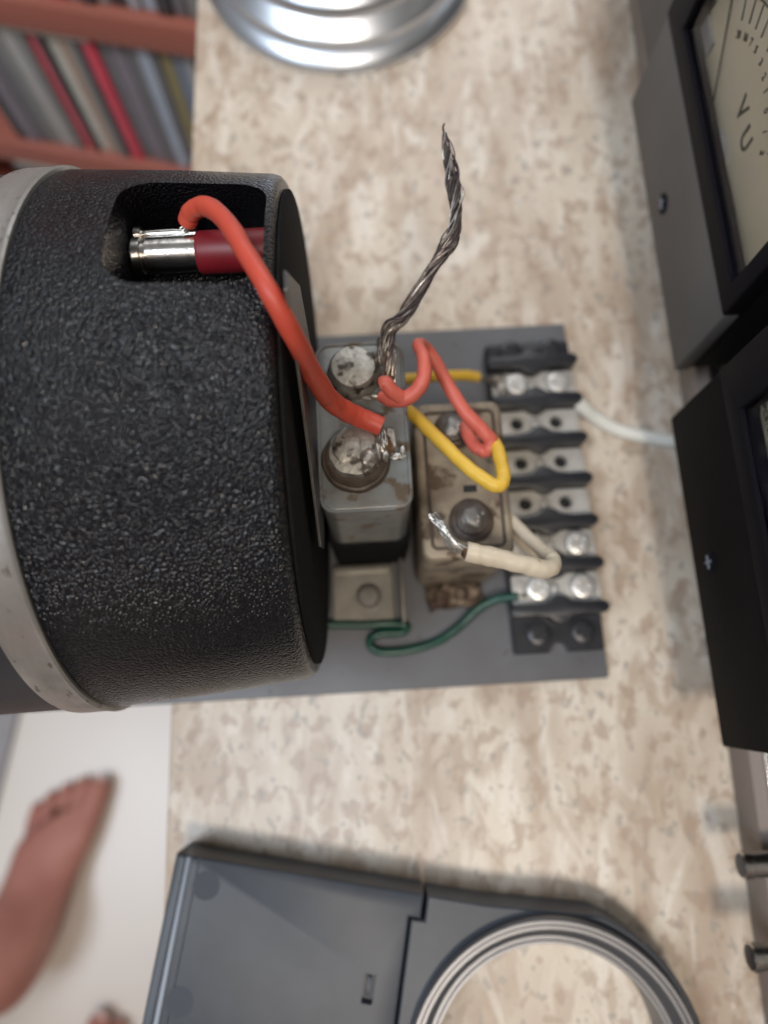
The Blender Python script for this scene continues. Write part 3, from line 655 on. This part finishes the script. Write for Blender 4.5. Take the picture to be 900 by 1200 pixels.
def meter(u, v0, v1, zb, zt, panel, label, scale_txt, third=False):
    t = thing('vu_meter', label, 'meter', (u, (v0 + v1) / 2, zb), TA, 'VU meters standing on the amplifier')
    wz0, wz1 = zb + .0545, zt - .010; wv0, wv1 = v0 + .007, v1 - .0175
    if third: wv0, wv1 = v0 + .007, v1 - .007
    hs = part('housing', box(NB(), u + .0062, u + .075, v0 + .0010, v1 - .0010, zb, zt, .001), 'meter_black', t)
    part('foot', box(NB(), u + .035, u + .070, v0 + .02, v1 - .02, .0391, zb - .0002), 'rubber', t)
    cut(hs, [shift(box(NB(), u + .002, u + .020, wv0 - .002, wv1 + .004, zb + .035, wz1 + .002), t)])
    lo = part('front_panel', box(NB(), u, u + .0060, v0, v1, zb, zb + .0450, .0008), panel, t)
    fr = part('bezel', box(NB(), u - .0006, u + .0060, v0, v1, zb + .0452, zt, .0010), 'bezel', t)
    cut(fr, [shift(box(NB(), u - .01, u + .02, wv0, wv1, wz0, wz1), t)])
    part('window', box(NB(), u + .0012, u + .0018, wv0 - .0000, wv1, wz0, wz1), 'glass', t)
    ud = u + .0081
    d = part('dial', box(NB(), ud, ud + .001, wv0 - .0015, wv1 + .0035, zb + .0355, wz1 + .0015), 'dial', t)
    part('zero_screw', lathe(NB(), [(.0008, -.0009), (.0026, -.0008), (.0030, -.0001)], (u, (v0 + v1) / 2 + .002, zb + .0150), 'X', 24), 'bezel', t)
    part('screw_ring', lathe(NB(), [(.0036, -.0003), (.0042, -.0003), (.0042, .0001), (.0036, .0001)], (u, (v0 + v1) / 2 + .002, zb + .0150), 'X', 28), 'bezel', t)
    part('cross_slot', box(NB(), u - .00115, u - .00088, (v0 + v1) / 2 + .0016, (v0 + v1) / 2 + .0024, zb + .0128, zb + .0172), 'abs_pale', t)
    part('screw_slot', box(NB(), u - .0012, u - .0009, (v0 + v1) / 2 - .0005, (v0 + v1) / 2 + .0045, zb + .0146, zb + .0154), 'abs_pale', t)
    return t, d, ud, (wv0, wv1, wz0, wz1)
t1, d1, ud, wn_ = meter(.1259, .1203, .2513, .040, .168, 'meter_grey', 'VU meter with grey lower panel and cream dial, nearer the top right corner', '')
PV, PZ = .1880, .0900
# shroud along the lower dial, pivot, needle, scale
part('dial_shroud', box(NB(), ud - .0010, ud - .0001, .128, .1960, .0765, .0835, .0004), 'bezel', t1)
bm = NB(); lathe(bm, [(.0090, -.0030), (.0118, -.0024), (.0124, -.0002)], (ud, .1850, .0820), 'X', 40); part('pivot_cover', bm, 'dial_shroud', t1)
bm = NB(); box(bm, ud - .0012, ud - .0001, .2220, .2360, .0800, .0990, .0004); part('corner_shroud', bm, 'dial_shroud', t1)
bm = NB(); lathe(bm, [(.0040, -.0016), (.0058, -.0012), (.0060, -.0001)], (ud, .2080, .0850), 'X', 28); part('post', bm, 'bezel', t1)
for q, (vv, ww) in enumerate(((.1990, .006), (.168, .0025), (.157, .0040), (.143, .005), (.134, .003))):
    bm = NB(); box(bm, ud - .0020, ud - .0011, vv - ww / 2, vv + ww / 2, .0790, .0850, .0004); part('clip', bm, 'chrome' if q % 2 == 0 else 'bezel', t1)
bm = NB(); tube(bm, [Vector((ud - .0016, .1975, .0885)), Vector((ud - .0014, .2232, .1153)), Vector((ud - .0014, .2285, .1208))], .00036, 6); part('needle', bm, 'print', t1)
vp, zp = .1880, .0860
for (s, a) in (('20', 40), ('10', 31), ('7', 23), ('5', 15), ('3', 5), ('2', -4), ('1', -12), ('0', -22), ('1', -32), ('2', -42)):
    ra = R_(a); rd = .0355
    text_mesh(s, .0034, 'print', d1, 'digit', (ud - .0002, vp + rd * math.sin(ra), zp + rd * math.cos(ra)), ra)
    b = NB(); box(b, ud - .0003, ud - .00005, -.00026, .00026, .0395, .0465)
    bmesh.ops.rotate(b, verts=b.verts, cent=(0, 0, 0), matrix=Matrix.Rotation(-ra, 3, 'X')); bmesh.ops.translate(b, verts=b.verts, vec=(0, vp, zp)); part('tick', b, 'print', d1)
for rr, th in ((.0470, .0006), (.0500, .0003)):
    b = NB(); tube(b, [Vector((ud - .0001, vp + rr * math.sin(R_(a)), zp + rr * math.cos(R_(a)))) for a in range(-50, 51, 4)], th / 2, 6); part('scale_arc', b, 'print', d1)
text_mesh('V', .0105, 'print', d1, 'letter', (ud - .0002, .1862, .1066))
text_mesh('U', .0105, 'print', d1, 'letter', (ud - .0002, .1752, .1052))
t2, d2, ud2, w2 = meter(.1211, -.0265, .1000, .040, .168, 'meter_black', 'VU meter with black lower panel and cream dial, nearer the centre right edge', '')
part('dial_shroud', box(NB(), ud2 - .0010, ud2 - .0001, -.019, .0640, .0765, .0850, .0004), 'bezel', t2)
part('pivot_cover', lathe(NB(), [(.0044, -.0016), (.0052, -.0012), (.0055, -.0001)], (ud2, .0850, .0868), 'X', 28), 'bezel', t2)
for q, vv in enumerate((.057, .047, .036)): part('clip', box(NB(), ud2 - .0020, ud2 - .0011, vv - .003, vv + .003, .0800, .0865, .0004), 'chrome' if q % 2 == 0 else 'bezel', t2)
text_mesh('38PCB144dB', .0032, 'print', d2, 'lettering', (ud2 - .0002, .0780, .0945))
text_mesh('VU', .0105, 'print', d2, 'lettering', (ud2 - .0002, .040, .116))
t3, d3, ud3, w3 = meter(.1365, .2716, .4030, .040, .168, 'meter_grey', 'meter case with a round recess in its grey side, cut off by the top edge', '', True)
rp = inf(770, 8, .058)
for r0, mm in ((.0052, 'meter_black'), (.0036, 'amp_grey'), (.0020, 'meter_black')):
    part('recess_ring', lathe(NB(), [(r0, -.0003 - (.0052 - r0) * .1), (r0, .0002)], (.1365, .3000, .0555), 'X', 32), mm, t3)

# ------------------------------------------------------------------ turned aluminium disc at the top
disc = thing('aluminium_disc', 'polished round aluminium piece with stepped rim on the marble at the top edge', 'turned disc', (-.0245, .3860, 0), 0)
cx, cy = -.0245, .3860
part('body', lathe(NB(), [(.0725, .0002), (.0738, .0008), (.0740, .0030), (.0734, .0040), (.0680, .0075), (.0672, .0078), (.0668, .0135), (.0660, .0142), (.0600, .0185), (.0592, .0190), (.0588, .0235), (.0580, .0245), (.0520, .0290), (.0500, .0295), (.0300, .0300)], (cx, cy, 0), 'Z', 160), 'alu', disc)
part('top_cap', lathe(NB(), [(.0440, .0301), (.0440, .0340), (.0430, .0350), (.02, .0352)], (cx, cy, 0), 'Z', 128), 'alu', disc)

# ------------------------------------------------------------------ dark plastic device with ring (bottom)
dv = thing('plastic_device', 'dark grey plastic panel with a metal-rimmed round opening lying at the bottom of the table', 'device', (.02, -.12, 0), TD)
ZT = .0220
rc = rotm(-TD) @ Vector((.0600, -.1330, 0))       # ring centre in the device frame
RO = .0560
arc = [(rc.x + RO * math.cos(R_(a)), rc.y + RO * math.sin(R_(a))) for a in range(-60, 79, 6)]
# right block follows the ring
right = [(.0255, -.200), (rc.x + .02, -.200)] + arc + [(.0500, -.0712), (.0305, -.0703), (.0270, -.0703), (.0270, -.0792), (.0217, -.0792)]
right = [p for p in right if p[0] > .0]
rb = part('ring_block', prism(NB(), [(.0222, -.200)] + [(rc.x + .02, -.200)] + arc + [(.0480, -.0703), (.0272, -.0703), (.0272, -.0790), (.0222, -.0790)], .0006, ZT - .0012, .0006, 1), 'abs', dv)
cut(rb, [shift(lathe(NB(), [(.0480, -.01), (.0480, .05)], (rc.x, rc.y, 0), 'Z', 96), dv)])
lid = part('lid', prism(NB(), [(-.0678, -.200), (.0212, -.200), (.0212, -.0782), (.0256, -.0782), (.0256, -.0700), (-.0678, -.0700)], .0006, ZT, .0008, 2), 'abs', dv)
cut(lid, [shift(box(NB(), .0082, .0122, -.1085, -.0985, ZT - .003, ZT + .01), dv), shift(box(NB(), -.0642, -.0616, -.21, -.066, ZT - .0016, ZT + .01), dv), shift(box(NB(), -.0590, -.0585, -.21, -.066, ZT - .0008, ZT + .01), dv)])
part('slot_insert', box(NB(), .0094, .0112, -.1068, -.1002, ZT - .0029, ZT - .0020, .0002), 'abs', lid)
part('edge_strip', box(NB(), -.0638, -.0620, -.198, -.0705, ZT - .00155, ZT - .0002, .0003), 'abs_pale', lid)
for (x, y) in ((-.0545, -.0790), (-.0560, -.1180)):
    part('round_mark', lathe(NB(), [(.0052, ZT - .0004), (.0051, ZT + .00004), (.001, ZT + .00004)], (x, y, 0), 'Z', 36), 'abs_dull', lid)
part('metal_ring', lathe(NB(), [(.0530, ZT - .0030), (.0532, ZT + .0030), (.0524, ZT + .0040), (.0512, ZT + .0040), (.0506, ZT + .0034), (.0494, ZT + .0034), (.0480, ZT + .0010), (.0462, ZT - .0010), (.0450, ZT - .0010), (.0446, ZT - .0004), (.0436, ZT - .0004), (.0432, ZT - .0020), (.0432, .0010)], (rc.x, rc.y, 0), 'Z', 128, caps=False), 'alu_ring', dv)

# ------------------------------------------------------------------ person
def person():
    t = thing('person', 'person standing barefoot on the pale floor at the lower left, only the feet in view', 'person', (-.36, -.28, -.62), 0)
    me = bpy.data.meshes.new('body'); vs = []; es = []; rad = []
    def add(p, r, prev=None):
        vs.append(p); rad.append(r); i = len(vs) - 1
        if prev is not None: es.append((prev, i))
        return i
    pel = add((-.52, -.62, .22), (.15, .11))
    FZ = -.62
    def leg(mirror, heel, toe, knee, hip):
        heel = Vector(heel); toe = Vector(toe); d = (toe - heel); L = d.length; d.normalize(); s = Vector((-d.y, d.x, 0)) * mirror      # s points to the little-toe side
        h = add(hip, (.085, .085), pel); k = add(knee, (.055, .058), h)
        mid = (Vector(knee) + heel) / 2
        calf = add((Vector(knee) * .62 + (heel + d * .02) * .38 + Vector((0, -.015, 0))), (.050, .052), k)
        ank = add(Vector((heel.x, heel.y, FZ + .105)) + d * .040, (.034, .036), calf)
        an2 = add(Vector((heel.x, heel.y, FZ + .062)) + d * .050, (.034, .033), ank)
        he = add(Vector((heel.x, heel.y, FZ + .030)) + d * .022, (.028, .026), an2)
        m1 = add(heel + d * L * .42 + s * .003 + Vector((0, 0, .040)), (.039, .028), an2)
        m2 = add(heel + d * L * .60 + s * .002 + Vector((0, 0, .028)), (.043, .022), m1)
        m3 = add(heel + d * L * .72 + s * .002 + Vector((0, 0, .020)), (.045, .018), m2)
        offs = [(-.030, .0150, 1.0, .97), (-.010, .0100, .99, .98), (.006, .0095, .95, .95), (.021, .0090, .90, .91), (.034, .0085, .84, .86)]
        for o, r, l, _ in offs:
            a = add(heel + d * L * (l - .20) + s * o * 1.0 + Vector((0, 0, r + .006)), (r * 1.15, r * 1.1), m3)
            b = add(heel + d * L * (l - .09) + s * o * 1.05 + Vector((0, 0, r + .004)), (r, r), a)
            c = add(heel + d * L * (l - .025) + s * o * 1.05 + Vector((0, 0, r + .001)), (r * .95, r * .9), b)
        return
    leg(1, (-.4060, -.3250, FZ), (-.3640, -.0880, FZ), (-.66, -.33, -.17), (-.66, -.55, .16))
    leg(-1, (-.3450, -.5880, FZ), (-.2780, -.3480, FZ), (-.42, -.64, -.17), (-.44, -.70, .16))
    org = ORG[t.name][0]
    me.from_pydata([Vector(v) - org for v in vs], es, []); me.materials.append(M['skin'])
    o = bpy.data.objects.new('body', me); COL.objects.link(o); o.parent = t
    md = o.modifiers.new('skin', 'SKIN'); md.use_smooth_shade = True
    sv = me.skin_vertices[0].data
    for i, r in enumerate(rad): sv[i].radius = r
    sv[0].use_root = True
    sb = o.modifiers.new('sub', 'SUBSURF'); sb.levels = 2; sb.render_levels = 2
    bpy.context.view_layer.update()
    m2 = bpy.data.meshes.new_from_object(o.evaluated_get(bpy.context.evaluated_depsgraph_get()))
    o.modifiers.clear(); o.data = m2
    for p in m2.polygons: p.use_smooth = True
    lowest = min(v.co.z for v in m2.vertices)
    for v in m2.vertices: v.co.z = max(v.co.z, .0008)
    m2.update()
    # nails
    for mirror, heel, toe in ((1, (-.4060, -.3250, FZ), (-.3640, -.0880, FZ)), (-1, (-.3450, -.5880, FZ), (-.2780, -.3480, FZ))):
        heel = Vector(heel); d = Vector(toe) - heel; L = d.length; d.normalize(); s = Vector((-d.y, d.x, 0)) * mirror
        for o_, r, l in ((-.0315, .0150, 1.0), (-.0105, .0100, .99), (.0063, .0095, .95), (.022, .0090, .90), (.0357, .0085, .84)):
            c = heel + d * L * (l - .048) + s * o_ + Vector((0, 0, 2 * r * .80 - .001))
            b = NB(); blob(b, (0, 0, 0), r * .58, r * .62, .0012, 0, 1, 2); bmesh.ops.rotate(b, verts=b.verts, cent=(0, 0, 0), matrix=rotm(math.atan2(d.y, d.x)));bmesh.ops.translate(b, verts=b.verts, vec=c)
            part('toenail', b, 'nail', t)
person()
bake_cuts()
